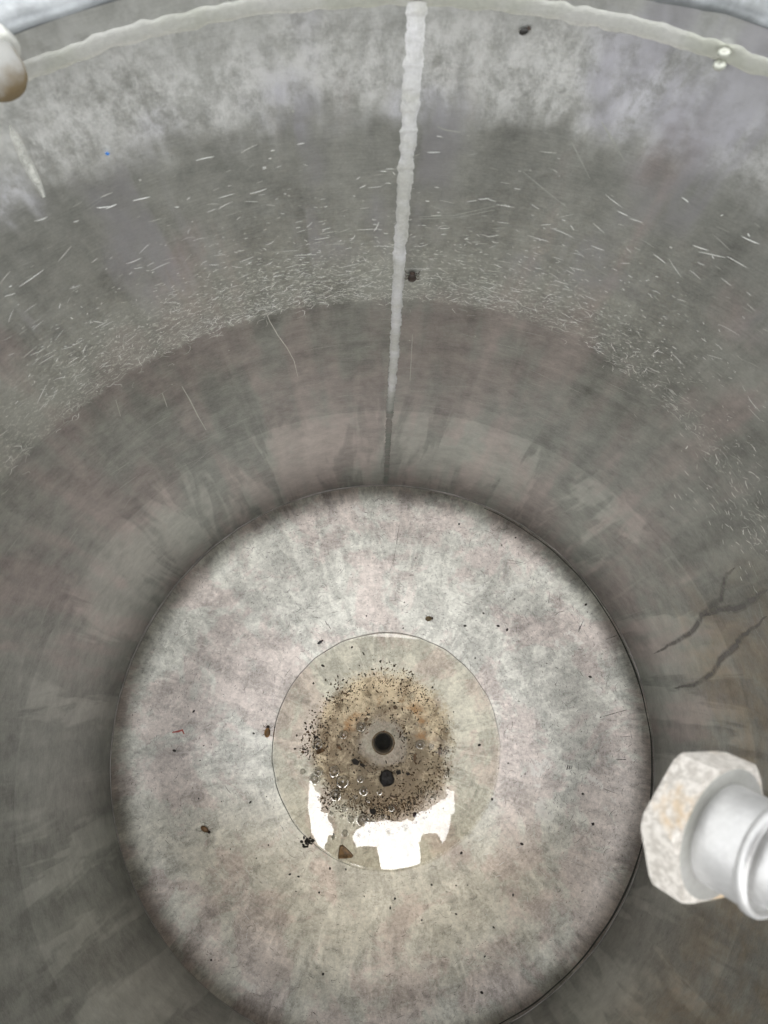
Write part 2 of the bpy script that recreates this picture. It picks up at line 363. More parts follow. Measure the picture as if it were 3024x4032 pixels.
for i in range(420):           # squiggles hanging off the band's lower edge
    th = R_.gauss(-.75, .45) if R_.random() < .55 else R_.uniform(-.5, 1.25)
    z = lo_edge(th) + R_.gauss(.03, .035)
    a = R_.gauss(1.2, .6); pts = [(th, z)]
    for k in range(R_.randint(3, 6)):
        a += R_.gauss(0, .7); th += .006*math.cos(a); z += .006*math.sin(a); pts.append((th, z))
    mark(wall, pts, R_.uniform(.0008, .0018), 2 if R_.random() < .7 else 1)
for i in range(520):           # sparse longer scratches over the middle of the wall
    th = R_.uniform(-1.0, 1.25); z = 1.5 + .42*R_.random()**1.25
    L = R_.choice([.006, .009, .012, .018, .026, .04]) * R_.uniform(.7, 1.2)
    scr(th, z, L, R_.gauss(.08 if th < 0 else -.05, .28), R_.uniform(.0009, .0022), R_.choice([1, 1, 2, 4]), R_.gauss(0, .3))
for i in range(160):           # cluster low on the right
    th = R_.gauss(.95, .14); z = R_.gauss(1.22, .10)
    scr(th, z, R_.uniform(.006, .022), R_.gauss(-.2, .5), R_.uniform(.0014, .003), 1 if R_.random() < .6 else 2, R_.gauss(0, 1))
for i in range(22):            # dots of spatter
    th = R_.uniform(-.9, 1.2); z = R_.uniform(1.2, 2.1); scr(th, z, .0045, R_.uniform(0, 3), .0035, 2)
for i in range(60):            # faint hairlines on the skin
    th = R_.uniform(-1.3, 1.3); z = R_.uniform(.8, 1.4); scr(th, z, R_.uniform(.02, .1), R_.gauss(.05, .2), .0010, 2, .1)
def pxpath(P, X0, Y0, k): return [at_wall(X0 + a*k, Y0 + b*k) for a, b in P]
for P, wd, mi in (([(1140, 230), (1165, 290), (1200, 350), (1240, 405), (1270, 460), (1287, 530)], .0018, 4), ([(785, 570), (820, 630), (855, 700), (890, 760)], .0030, 2),
                  ([(700, 600), (715, 640), (722, 662)], .002, 2), ([(500, 630), (520, 700)], .002, 2)):
    mark(wall, pxpath(P, 0, 1000, .9114), wd, mi)
for P, wd, mi in (([(600, 740), (690, 815), (790, 895)], .0022, 2), ([(940, 525), (985, 600), (1040, 695)], .003, 2), ([(810, 610), (850, 690), (890, 770)], .002, 2),
                  ([(150, 935), (300, 930), (520, 880)], .002, 2), ([(150, 945), (320, 938), (480, 905)], .002, 2), ([(230, 545), (265, 560), (330, 570)], .003, 2)):
    mark(wall, pxpath(P, 1512, 0, .9114), wd, mi)
mark(wall, pxpath([(123, 345), (118, 450), (112, 550)], 1512, 1000, .9114), .0016, 2)
mark(wall, pxpath([(45, 540), (70, 600), (110, 690), (150, 770), (190, 850)], 0, 0, .9114), .02, 3)   # pale drip
M_pale = film('pale_drip', (.74, .74, .68), .3, .8, 30, soft=True)
M_scr3 = simple('soft_scratch', (.78, .78, .72), .4, .3, .1)
tpart(wall, 'wall', [M_wall, M_scr, M_scr2, M_pale, M_scr3])

# runs of dried liquid on the right
M_trail = film('dark_dried_run', (.27, .25, .235), .32, .62, 20, .35, .6, .5, True)
tr = MB()
def trail(P, wd):
    pts = [at_wall(a*1.8228, b*1.8228) for a, b in P]; out = []
    for i in range(len(pts)-1):
        for k in range(6):
            t = k/6; out.append((pts[i][0]*(1-t)+pts[i+1][0]*t + R_.gauss(0, .0015), pts[i][1]*(1-t)+pts[i+1][1]*t + R_.gauss(0, .0015)))
    out.append(pts[-1]); mark(tr, out, wd*1.7, 0, .0008)
trail([(1588, 1226), (1565, 1250), (1558, 1292), (1520, 1325), (1498, 1362), (1450, 1392), (1412, 1412)], .017)
trail([(1658, 1272), (1625, 1296), (1596, 1314), (1560, 1316), (1520, 1330)], .018)
trail([(1658, 1332), (1605, 1372), (1592, 1392), (1560, 1420), (1538, 1456), (1500, 1478), (1455, 1486)], .018)
tpart(tr, 'dried_run', M_trail)

# outer shell and rolled rim
shell = MB(); lathe(shell, [(1.03, 2.19), (1.03, .02), (1.0, -.15), (.9, -.25), (.6, -.33), (0.06, -.36)], 128)
tpart(shell, 'outer_shell', M_out)
rim = MB(); rw_ = sinsum(9, 6, 60, .0025)
lathe(rim, [(1.0, 2.196), (.998, 2.206), (1.004, 2.216), (1.02, 2.222), (1.06, 2.224), (1.14, 2.224), (1.16, 2.21), (1.14, 2.196), (1.03, 2.188)], 288, 0,
      lambda th, r, z: (r + rw_(th)*.8, z + rw_(th+2)*(1 if r > .999 else .5)))
tpart(rim, 'rim_flange', M_galv)
foot = MB(); lathe(foot, [(.93, -.18), (.95, -.18), (.95, -.42), (.90, -.42), (.90, -.40), (.93, -.40), (.93, -.18)], 96)
tpart(foot, 'foot_ring', M_out)

# horizontal weld under the rim, vertical seam weld, bottom seam
rb = MB(); a1 = sinsum(31, 40, 300, .0013, .1); a2 = sinsum(32, 40, 300, .0013, .1); a3 = sinsum(35, 5, 40, .0016, .3)
nseg = 900; V = []; F = []
for i in range(nseg):
    th = 2*math.pi*i/nseg; zt = 2.1670 + a1(th) + a3(th)*.8; zb = 2.1370 + a2(th) + a3(th); rip = .0010*abs(math.sin(th*70))
    for j in range(7):
        t = j/6; V.append(wp(th, zb + (zt-zb)*t, .0022*math.sin(math.pi*t)**.3 - .0006))
F = [(i*7+j, ((i+1) % nseg)*7+j, ((i+1) % nseg)*7+j+1, i*7+j+1) for i in range(nseg) for j in range(6)]
rb.add(V, F)
for px, py in ((2840, 240), (2858, 190)):
    th, z = at_wall(px, py); c = wp(th, z, .008); ellipsoid(rb, c, ((.009, 0, 0), (0, .006, 0), (0, 0, .007)), 10, 7)
tpart(rb, 'ring_weld', M_bead_ring)
def seam(z0, z1, hmax, name, mat, wscale=1.0):
    mb = MB(); n_ = int((z1-z0)/.0035); a = sinsum(41, 8, 140, .0013, .2); b = sinsum(42, 8, 140, .0013, .2); V = []
    for i in range(n_+1):
        z = z0 + (z1-z0)*i/n_; thc = -.0640 - (z-1.27)*.001 + .0010*math.sin(z*7); half = (.0128 + .0022*(z-1)) * wscale * 1; hm_ = hmax * (.5 if z < .70 else 1 if z > .82 else .5 + .5*(z-.70)/.12)
        sc_ = ((z*24) % 1.0); ripple = .0016*(1-sc_)**2
        l, r = thc - half - a(z*4)*.9 - ripple, thc + half + b(z*4)*.9 + ripple
        for j in range(9):
            t = j/8; V.append(wp(l + (r-l)*t, z + .006*math.sin(math.pi*t), (hm_*(1-.25*sc_))*math.sin(math.pi*t)**.55 - .001))
    mb.add(V, [(i*9+j, i*9+j+1, (i+1)*9+j+1, (i+1)*9+j) for i in range(n_) for j in range(8)]); tpart(mb, name, mat)
ms = NT('seam_bead'); f_ = ms.noise(ms.pos, 9, 6, .6, .3); f2_ = ms.noise(ms.pos, 90, 5, .75); zz_ = ms.sep(ms.pos)[2]
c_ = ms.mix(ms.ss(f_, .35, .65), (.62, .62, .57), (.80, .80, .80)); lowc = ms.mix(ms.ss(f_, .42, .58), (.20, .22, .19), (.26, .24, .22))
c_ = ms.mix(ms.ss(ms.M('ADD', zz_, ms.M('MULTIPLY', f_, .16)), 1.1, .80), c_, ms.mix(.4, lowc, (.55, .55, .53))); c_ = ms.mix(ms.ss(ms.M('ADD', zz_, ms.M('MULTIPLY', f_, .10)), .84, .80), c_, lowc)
k_ = ms.M('ADD', .72, ms.M('MULTIPLY', f2_, .56)); c_ = ms.mix(1, c_, ms.comb(k_, k_, k_), 'MULTIPLY'); rp_ = ms.M('FRACT', ms.M('MULTIPLY', zz_, 24))
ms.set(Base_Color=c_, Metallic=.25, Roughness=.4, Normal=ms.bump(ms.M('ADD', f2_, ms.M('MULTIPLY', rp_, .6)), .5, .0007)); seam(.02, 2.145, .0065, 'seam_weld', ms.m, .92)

# dished bottom with its drain, hairline scratches pressed into the same mesh
fl = MB()
rr = [.040, .046, .055, .07, .085, .094, .099, .104, .115] + list(np.linspace(.13, .84, 46)) + list(np.linspace(.85, .96, 16)) + [.968, .976, .983, .989, .994, .9975, .9992, 1.0]
fw = sinsum(50, 3, 12, .0012)
lathe(fl, [(.030, -.34), (.034, -.20), (.036, -.175)] + [(r, zf(r)) for r in rr], 320)
def fmark(pts, wd, mi, lift=.0004):
    V = []; k = len(pts)
    for i, p in enumerate(pts):
        a = pts[max(i-1, 0)]; b = pts[min(i+1, k-1)]; d = np.array([b[0]-a[0], b[1]-a[1]]); d = d/(np.linalg.norm(d)+1e-9); nn = np.array([-d[1], d[0]])
        ww = wd*.5*math.sin(math.pi*(i+.35)/(k-1+.7))**.6
        for s_ in (-1, 1):
            x, y = p[0]+s_*nn[0]*ww, p[1]+s_*nn[1]*ww; V.append((x, y, zf(math.hypot(x, y)) + lift))
    fl.add(V, [(2*i, 2*i+2, 2*i+3, 2*i+1) for i in range(k-1)], mi, None, False)
for i in range(6500):
    r = math.sqrt(R_.uniform(.19, .93)); th = R_.uniform(-3.14, 3.14)
    if R_.random() > (.95 if math.cos(th-.6) > .2 else .45): continue
    x, y = r*math.sin(th), r*math.cos(th); a = math.atan2(-math.sin(th), math.cos(th)) + R_.gauss(0, .5)   # roughly along the circle
    L = R_.uniform(.003, .011) if R_.random() < .92 else R_.uniform(.015, .04); c = R_.gauss(0, .8)
    fmark([(x + L*t*math.cos(a+c*t), y + L*t*math.sin(a+c*t)) for t in (-.5, -.17, .17, .5)], R_.uniform(.0008, .0019), 1)
for i in range(240):
    r = R_.uniform(.45, .9); th = R_.uniform(-2.6, 2.6); x, y = r*math.sin(th), r*math.cos(th); a = R_.gauss(math.atan2(-math.sin(th), math.cos(th)), .5); L = R_.uniform(.006, .03)
    fmark([(x + L*t*math.cos(a), y + L*t*math.sin(a)) for t in (-.5, 0, .5)], .0012, 2)
def fpath(P, X0, Y0, k): return [tuple(at_floor(X0+a*k, Y0+b*k)[:2]) for a, b in P]
for P, wd in (([(100, 370), (85, 470), (70, 560), (45, 632)], .0022), ([(490, 440), (478, 495)], .002), ([(835, 640), (820, 705)], .002), ([(920, 730), (912, 790)], .002),
              ([(945, 865), (965, 845), (995, 838)], .003), ([(1100, 895), (1075, 950)], .0035), ([(1075, 1045), (1105, 1050)], .003), ([(1105, 885), (1075, 940)], .0025),
              ([(700, 560), (790, 580)], .0025), ([(680, 575), (775, 583)], .002), ([(1225, 992), (1300, 965)], .004)):
    fmark(fpath(P, 1500, 1800, .7233), wd, 1)
for P, wd in (([(780, 435), (850, 415), (905, 400)], .0035), ([(800, 455), (850, 455)], .002), ([(870, 545), (925, 540)], .0025), ([(850, 665), (900, 665)], .005), ([(585, 720), (592, 695)], .006),
              ([(596, 718), (603, 696)], .006), ([(607, 716), (614, 696)], .006), ([(620, 733), (632, 744)], .005), ([(780, 820), (860, 850)], .0025)):
    fmark(fpath(P, 1800, 2500, .7378), wd, 1)
for P, wd in (([(372, 1582), (385, 1580), (394, 1577), (398, 1586)], .008),):
    fmark(fpath(P, 0, 0, 1.8228), wd, 3, .0008)
M_red = simple('red_smear', (.42, .09, .07), .6, 0, .2)
tpart(fl, 'dished_bottom', [M_floor, M_drk, M_scr2, M_red])
dr = MB(); frame_lathe(dr, [(.0400, .0015), (.0445, .0012), (.0455, -.004), (.0400, -.006), (.036, -.012), (.034, -.06), (.0395, -.004), (.0400, .0015)], (0, 0, -.1625), (0, 0, 1), 48)
tpart(dr, 'drain_collar', simple('stained_drain_collar', (.17, .11, .055), .4, .3, .4))
plug = MB(); plug.add([(.05*math.sin(a), .05*math.cos(a), -.30) for a in np.linspace(0, 6.28, 25)[:-1]], [tuple(range(24))[::-1]]); tpart(plug, 'drain_pipe_end', M_gap)
# seam where wall meets bottom: a rough fillet, dark groove on the right, pale lip at upper left
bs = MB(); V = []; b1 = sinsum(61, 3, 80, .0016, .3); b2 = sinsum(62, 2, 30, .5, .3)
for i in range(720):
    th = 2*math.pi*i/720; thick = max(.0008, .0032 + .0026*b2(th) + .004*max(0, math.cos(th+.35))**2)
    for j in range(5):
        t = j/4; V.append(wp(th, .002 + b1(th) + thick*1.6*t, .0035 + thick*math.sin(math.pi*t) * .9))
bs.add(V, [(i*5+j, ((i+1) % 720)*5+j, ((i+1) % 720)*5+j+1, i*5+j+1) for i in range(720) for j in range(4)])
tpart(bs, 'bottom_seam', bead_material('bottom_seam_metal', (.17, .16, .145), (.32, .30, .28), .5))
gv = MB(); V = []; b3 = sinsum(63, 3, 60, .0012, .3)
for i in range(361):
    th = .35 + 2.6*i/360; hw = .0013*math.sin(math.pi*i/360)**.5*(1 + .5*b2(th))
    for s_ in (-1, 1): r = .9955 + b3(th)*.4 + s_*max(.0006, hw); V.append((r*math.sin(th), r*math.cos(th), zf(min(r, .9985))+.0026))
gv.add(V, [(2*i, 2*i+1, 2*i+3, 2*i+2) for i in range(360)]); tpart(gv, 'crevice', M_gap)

# stub and lugs near the rim
def stub(name, px, py, zz, ang, mats):
    th = math.radians(ang); c = np.array(wp(th, zz, 0)); n_ = np.array([-math.sin(th), -math.cos(th), -.18])
    mb = MB(); frame_lathe(mb, [(.030, -.02), (.031, .028), (.029, .040), (.023, .049), (.012, .054), (.0003, .056)], c, n_, 32)
    frame_lathe(mb, [(.037, -.01), (.038, .004), (.034, .008), (.030, .010)], c, n_, 32, 1)
    return tpart(mb, name, mats)
nst = NT('stained_stub'); gz = nst.sep(nst.pos)[2]
cst = nst.mix(nst.ss(nst.M('ADD', gz, nst.M('MULTIPLY', nst.noise(nst.pos, 30, 5), .05)), 2.205, 2.235), (.17, .125, .065), (.34, .34, .32))
nst.set(Base_Color=cst, Roughness=.8, Metallic=.2, Normal=nst.bump(nst.noise(nst.pos, 60, 4), .4, .001))
stub('rim_stub', 75, 215, 2.192, -34.6, [nst.m, M_bead_ring])

# ---------------------------------------------------------------- puddle of water in the bottom
def water_material():
    n = NT('clear_water'); nt = n.t; f = n.noise(n.pos, 7, 3, .5)
    fr = nt.nodes.new('ShaderNodeFresnel'); fr.inputs['IOR'].default_value = 1.78
    
    gl = nt.nodes.new('ShaderNodeBsdfGlossy'); gl.inputs['Roughness'].default_value = 0.0
    tr_ = nt.nodes.new('ShaderNodeBsdfTransparent'); tr_.inputs['Color'].default_value = (.97, .965, .94, 1)
    mx = nt.nodes.new('ShaderNodeMixShader'); n.L(fr.outputs[0], mx.inputs[0]); n.L(tr_.outputs[0], mx.inputs[1]); n.L(gl.outputs[0], mx.inputs[2]); n.L(mx.outputs[0], n.o.inputs[0])
    return n.m
M_water = water_material()
wt_ = MB(); e1 = sinsum(71, 5, 70, .0020, .45); WR = .4415
flat = max(zf(math.hypot(WR*math.sin(t_)+WC[0], WR*math.cos(t_)+WC[1])) for t_ in np.linspace(0, 6.28, 90)) + .0018
for i in range(361):
    th = 2*math.pi*i/360; R1 = WR*(1 + e1(th)); ex, ey = R1*math.sin(th)+WC[0], R1*math.cos(th)+WC[1]; ez = zf(math.hypot(ex, ey)) + .0003
    for q_ in (.001, .3, .6, .85, .980, .983, .986, .989, .993, .997, 1.0):
        k_ = max(0, (q_-.982)/.018)**2; wt_.v.append((R1*q_*math.sin(th)+WC[0], R1*q_*math.cos(th)+WC[1], flat + (ez-flat)*k_)); wt_.uv.append((0, 0))
for i in range(360):
    for j_ in range(10): wt_.f.append([i*11+j_, i*11+j_+1, (i+1)*11+j_+1, (i+1)*11+j_]); wt_.mi.append(0); wt_.sm.append(True)
water = wt_.build('water_puddle', M_water, None, (0, 0, WZ))
tag(water, 'round clear water puddle around the drain hole, mirroring white sky at its lower edge', 'puddle')

# ---------------------------------------------------------------- added unseen blocker above the opening, shaping the sky mirrored in the puddle
M_blocker = simple('dark_blocker', (.03, .03, .03), .8)
blocker = MB()
def prism(P, z0, z1):
    Q_ = []
    for i in range(len(P)):
        a, b = np.array(P[i], float), np.array(P[(i+1) % len(P)], float); L_ = np.linalg.norm(b-a); m_ = 1 if L_ > .35 else max(1, int(L_/.018))
        for t in range(m_): Q_.append(tuple(a + (b-a)*t/m_ + (rng.normal(0, .0045, 2) if t else 0)))
    P = Q_
    k = len(P); blocker.add([(x, y, z0) for x, y in P] + [(x, y, z1) for x, y in P], [tuple(range(k))[::-1], tuple(range(k, 2*k))] + [(i, (i+1) % k, (i+1) % k+k, i+k) for i in range(k)], 0, None, False)
Z0, Z1 = 3.3, 3.36
prism([(-1.05, .78), (1.05, .78), (1.05, -.42), (.67, -.45), (.63, -.44), (.60, -.42), (.61, -.49), (.56, -.51), (.52, -.55), (.485, -.57), (.44, -.61), (.41, -.605), (.37, -.63), (.36, -.66), (.34, -.69), (.30, -.67), (.25, -.70), (.17, -.70), (.12, -.695), (.04, -.71), (-.03, -.72), (-.05, -.76), (-.09, -.775), (-.11, -.79), (-.13, -.84),
       (-.12, -.87), (-.09, -.92), (-.05, -.91), (.0, -.905), (.07, -.90), (.075, -.94), (.09, -.97), (.095, -1.0), (.11, -1.09), (-.36, -1.0), (-.34, -.91), (-.32, -.84), (-.28, -.83), (-.30, -.75), (-.33, -.73), (-.34, -.67), (-.40, -.67), (-.39, -.62), (-.43, -.58), (-.41, -.55), (-.46, -.50), (-.50, -.43), (-1.05, -.42)], Z0, Z1)
prism([(.67, -.452), (1.05, -.422), (.96, -.60), (.83, -.80), (.72, -.92), (.62, -.90), (.60, -.86), (.62, -.82), (.63, -.78), (.645, -.70), (.65, -.63), (.68, -.60)], Z0+.001, Z1-.001)
prism([(-1.05, -.422), (-.505, -.435), (-.51, -.52), (-.505, -.65), (-.48, -.76), (-.475, -.81), (-.47, -.85), (-.44, -.89), (-.42, -.93), (-.38, -.97), (-.362, -1.07), (-.56, -.98), (-.80, -.80), (-.94, -.61)], Z0+.001, Z1-.001)
prism([(.60, -.862), (.54, -.77), (.50, -.775), (.44, -.78), (.42, -.81), (.40, -.85), (.42, -.92), (.44, -1.1), (.58, -1.02), (.71, -.925), (.62, -.90)], Z0+.002, Z1-.002)
prism([(-.36, -1.102), (.50, -1.102), (.85, -1.9), (-.75, -1.9)], Z0+.003, Z1-.003)
cv = blocker.build('added_blocker', M_blocker, None, (0, 0, Z0))
tag(cv, 'dark cover added above the tank opening, shaping the sky mirrored in the puddle', 'blocker')

# ---------------------------------------------------------------- pipe fitting hanging in from the right
o_, d_ = ray(2848, 3285); DEP = .775; c0 = o_ + d_*DEP; v = d_/np.linalg.norm(d_)
im = .88*RT - .47*UP; im = im - v*np.dot(im, v); im /= np.linalg.norm(im)
AX = im*.885 - v*.466; AX /= np.linalg.norm(AX); rc = 203/FPX*DEP
fit = tag(empty('pipe_fitting', c0), 'white galvanised pipe fitting with a corroded hexagon nut, reaching in from the right edge', 'pipe fitting')
W = np.cross(AX, v); W /= np.linalg.norm(W)      # across the axis in the picture
W = W if np.dot(W, -.47*RT - .88*UP) > 0 else -W  # towards lower picture
Q = np.cross(AX, W); Q = Q if np.dot(Q, im) > 0 else -Q
def fp(mb, name, mats, par=None):
    o = mb.build(name, mats, None); o.parent = par or fit; o.location = tuple(-c0*S) if par is None else (0, 0, 0); return o
def axlathe(mb, prof, n=64, mi=0, smooth=True):
    V = [];
    for i in range(n):
        a = 2*math.pi*i/n
        for r, t in prof: V.append(c0 + AX*t*rc + (Q*math.cos(a)+W*math.sin(a))*r*rc)
    k = len(prof); mb.add(V, [(i*k+j, ((i+1) % n)*k+j, ((i+1) % n)*k+j+1, i*k+j+1) for i in range(n) for j in range(k-1)], mi, None, smooth)
nut = MB(); NC = 1.53; NL = -.80
# hexagon with chamfered ends: radius at angle a limited by the flats and by a cone
def hexr(a, t):
    b = ((a - HR + math.pi/6) % (math.pi/3)) - math.pi/6
    flat = NC*math.cos(math.pi/6)/math.cos(((a - HR) % (math.pi/3)) - math.pi/6)
    cone = 1.42 + 1.55*min(-t, t - NL + .02); return min(flat, cone)
HR = math.pi + math.radians(-20)
n_ = 180; ts = [0, -.03, -.06, -.09, -.12, -.16, -.2, -.4, -.6, -.64, -.68, -.71, -.74, -.77, NL]; V = []
for i in range(n_):
    a = 2*math.pi*i/n_
    V.append(c0 + (Q*math.cos(a)+W*math.sin(a))*.99*rc); V.append(c0 + (Q*math.cos(a)+W*math.sin(a))*1.2*rc)
    for t in ts: V.append(c0 + AX*t*rc + (Q*math.cos(a)+W*math.sin(a))*hexr(a, t)*rc)
    V.append(c0 + AX*NL*rc + (Q*math.cos(a)+W*math.sin(a))*.5*rc)
k = len(ts)+3; nut.add(V, [(i*k+j, ((i+1) % n_)*k+j, ((i+1) % n_)*k+j+1, i*k+j+1) for i in range(n_) for j in range(k-1)], 0, None, True)
nn = NT('corroded_nut'); bl = nn.noise(nn.pos, 40, 6, .65, .3); pit = nn.noise(nn.pos, 110, 6, .7, .3); rs = nn.noise(nn.vec(nn.pos, (1, 1, 1), (4, 2, 1)), 12, 5, .6, .4)
cc = nn.mix(nn.ss(pit, .4, .6), (.47, .435, .385), (.70, .66, .60)); cc = nn.mix(nn.ss(rs, .50, .64, 0, .75), cc, (.60, .42, .22)); cc = nn.mix(nn.ss(bl, .66, .74, 0, .5), cc, (.25, .2, .18))
nn.set(Base_Color=cc, Roughness=.55, Metallic=.15, Normal=nn.bump(nn.M('ADD', pit, bl), .35, .0010))
no = fp(nut, 'hex_nut', nn.m)
md = no.modifiers.new('es', 'EDGE_SPLIT'); md.split_angle = math.radians(24)
M_zinc = bead_material('zinc_sleeve', (.52, .515, .50), (.58, .575, .565), .38)
s1 = MB(); axlathe(s1, [(1.0, -.1), (1.0, .90)]); fp(s1, 'sleeve', M_zinc)
s2 = MB(); axlathe(s2, [(.99, .86), (1.03, .88), (1.065, .92), (1.075, 1.0), (1.065, 1.08), (1.03, 1.12), (.98, 1.14), (.95, 1.10), (.93, 1.02), (.76, 1.0)]); fp(s2, 'collar', M_zinc)
s3 = MB(); axlathe(s3, [(.80, .95), (.80, 3.6), (.78, 3.62)]); axlathe(s3, [(.80, 3.5), (.95, 3.52), (1.0, 3.6), (1.0, 6.5), (.6, 6.52), (.6, 6)], 48); fp(s3, 'pipe', M_zinc)
gsk = MB(); axlathe(gsk, [(1.0, .002), (1.30, .004), (1.32, -.01)], 96); fp(gsk, 'washer_face', bead_material('nut_face', (.33, .33, .30), (.38, .37, .35), .5))

# ---------------------------------------------------------------- insects, husks, flakes, grit
def fxy(px, py): p = at_floor(px, py); return p
def basis(p, wallside=False):
    if wallside:
        th = math.atan2(p[0], p[1]); n_ = np.array([-math.sin(th), -math.cos(th), 0]); e1_ = np.array([math.cos(th), -math.sin(th), 0]); return e1_, np.array([0, 0, 1.]), n_
    return np.array([1., 0, 0]), np.array([0, 1., 0]), np.array([0, 0, 1.])
def beetle(name, px, py, L, ang, mat, label, cat, wallside=False, legs=True, wdr=.55, head=True):
    if wallside: th, z = at_wall(px, py); p = np.array(wp(th, z, 0))
    else: p = at_floor(px, py)
    e, f, n_ = basis(p, wallside); a = math.radians(ang); dx = e*math.cos(a)+f*math.sin(a); dy = -e*math.sin(a)+f*math.cos(a)
    root = tag(empty(name, p), label, cat)
    def bp(mb, nm, mt): o = mb.build(nm, mt, None); o.parent = root; o.location = tuple(-p*S); return o
    b = MB(); ellipsoid(b, p + n_*L*.20 - dx*L*.1, (dx*L*.40, dy*L*.40*wdr, n_*L*.18), 20, 12, .02); bp(b, 'shell', mat)
    if head: h = MB(); ellipsoid(h, p + n_*L*.17 + dx*L*.36, (dx*L*.14, dy*L*.17*wdr*1.4, n_*L*.11), 14, 8); bp(h, 'head', M_leg)
    if legs:
        for s_ in (-1, 1):
            for k in (-.22, .05, .28):
                l = MB(); q0 = p + n_*L*.12 + dx*L*k + dy*s_*L*.30*wdr; tube(l, [q0, q0 + dy*s_*L*.16 + n_*L*.06 + dx*L*k*.4, q0 + dy*s_*L*.28 - n_*L*.11 + dx*L*k*.8], [L*.022, L*.018, L*.010], 5); bp(l, 'leg', M_leg)
        for s_ in (-1, 1):
            l = MB(); q0 = p + n_*L*.2 + dx*L*.47 + dy*s_*L*.05; tube(l, [q0, q0+dx*L*.12+dy*s_*L*.08, q0+dx*L*.18+dy*s_*L*.16], L*.010, 5); bp(l, 'antenna', M_leg)
    return root
beetle('beetle', 811, 3266, .042, -28, simple('brown_beetle', (.20, .11, .045), .3, 0, .4, 60), 'dead brown beetle with legs, alone on the bottom left of the puddle', 'beetle')
beetle('beetle', 1054, 2880, .046, 90, M_shell, 'amber orange beetle with pointed head at the left waterline of the puddle', 'beetle', wdr=.62)
beetle('beetle', 1690, 2436, .032, 10, simple('olive_husk', (.17, .12, .05), .5, 0, .4, 60), 'small olive brown beetle husk above the puddle, right of centre', 'beetle', wdr=.75)
beetle('fly', 1262, 2528, .028, 40, simple('black_fly', (.03, .03, .035), .35), 'small black fly on the bright strip above the upper left edge of the puddle', 'fly', wdr=.5)
beetle('beetle', 1623, 1080, .034, 90, simple('dark_beetle', (.035, .025, .02), .4), 'dark beetle clinging to the wall just right of the vertical weld', 'beetle', wallside=True, wdr=.7)
beetle('fly', 2068, 113, .017, 40, simple('dark_fly', (.03, .028, .025), .4), 'tiny dark fly high on the wall below the ring weld', 'fly', wallside=True, wdr=.8, legs=False)

def flake(name, P, X0, Y0, k, thick, mat, label, cat, z=None, crown=.0):
    pts = [at_z(X0+a*k, Y0+b*k, (z if z is not None else -.12)) for a, b in P]
    if z is None: pts = [np.array((p[0], p[1], 0)) for p in (at_floor(X0+a*k, Y0+b*k) for a, b in P)]
    c = np.mean(pts, 0); base = (z if z is not None else zf(math.hypot(c[0], c[1])) + .001); mb = MB(); k_ = len(pts)
    lo_ = [(p[0], p[1], base) for p in pts]; hi_ = [(c[0]+(p[0]-c[0])*.86, c[1]+(p[1]-c[1])*.86, base+thick*random.uniform(.8, 1.2)) for p in pts]; top = (c[0], c[1], base+thick*(1+crown))
    F = [tuple(range(k_))[::-1]] + [(i, (i+1) % k_, (i+1) % k_+k_, i+k_) for i in range(k_)] + [(i+k_, (i+1) % k_+k_, 2*k_) for i in range(k_)]
    mb.add(lo_+hi_+[top], F, 0, None, False); o = mb.build(name, mat, None, (c[0], c[1], base)); return tag(o, label, cat)
K5 = .6028
flake('seed_husk', [(560, 1625), (580, 1618), (625, 1660), (650, 1690), (640, 1705), (600, 1710), (550, 1712), (548, 1690)], 1000, 2350, K5, .010, simple('tan_husk', (.23, .13, .05), .4, 0, .5, 50), 'triangular brown seed husk floating at the lower left edge of the puddle', 'seed husk', WZ+.001, .5)
flake('seed_husk', [(405, 975), (440, 980), (468, 1005), (440, 1020), (415, 1032), (402, 1005)], 1000, 2350, K5, .006, M_brown, 'dark brown three-pointed husk left of the drain hole', 'seed husk', None, .6)
flake('leaf_fragment', [(535, 962), (560, 965), (575, 990), (568, 1003), (545, 990)], 1000, 2350, K5, .004, M_brown, 'small dark leaf fragment between three-pointed husk and drain hole', 'leaf fragment')
flake('leaf_fragment', [(1208, 985), (1222, 990), (1222, 1020), (1212, 1042), (1203, 1030), (1203, 1000)], 1000, 2350, K5, .004, M_brown, 'upright narrow brown leaf fragment right of the drain hole', 'leaf fragment')
flake('leaf_fragment', [(890, 1295), (935, 1305), (930, 1315), (888, 1304)], 1000, 2350, K5, .003, M_brown, 'thin brown sliver below the black nugget', 'leaf fragment')
flake('leaf_fragment', [(905, 1352), (925, 1360), (950, 1410), (940, 1414), (915, 1380)], 1000, 2350, K5, .003, M_brown, 'slanted dark sliver just above the white reflection', 'leaf fragment')
flake('leaf_fragment', [(905, 715), (925, 708), (938, 722), (930, 738), (915, 735)], 1000, 2350, K5, .003, M_brown, 'dark crumb above and right of the drain hole', 'leaf fragment')
flake('leaf_fragment', [(718, 800), (735, 785), (748, 795), (738, 812), (722, 815)], 1000, 2350, K5, .003, M_brown, 'dark crumb above and left of the drain hole', 'leaf fragment')
flake('leaf_fragment', [(722, 895), (745, 880), (750, 885), (728, 900)], 1000, 2350, K5, .003, M_brown, 'thin dark splinter on the plate just left of the drain hole', 'leaf fragment')
flake('leaf_fragment', [(635, 1065), (660, 1055), (690, 1075), (680, 1100), (650, 1095)], 1000, 2350, K5, .004, M_grit, 'broad black crumb below and left of the drain hole', 'leaf fragment')
flake('leaf_fragment', [(690, 1085), (715, 1090), (730, 1105), (712, 1115), (692, 1100)], 1000, 2350, K5, .004, M_grit, 'black crumb touching the edge of the drain plate, lower left', 'leaf fragment')
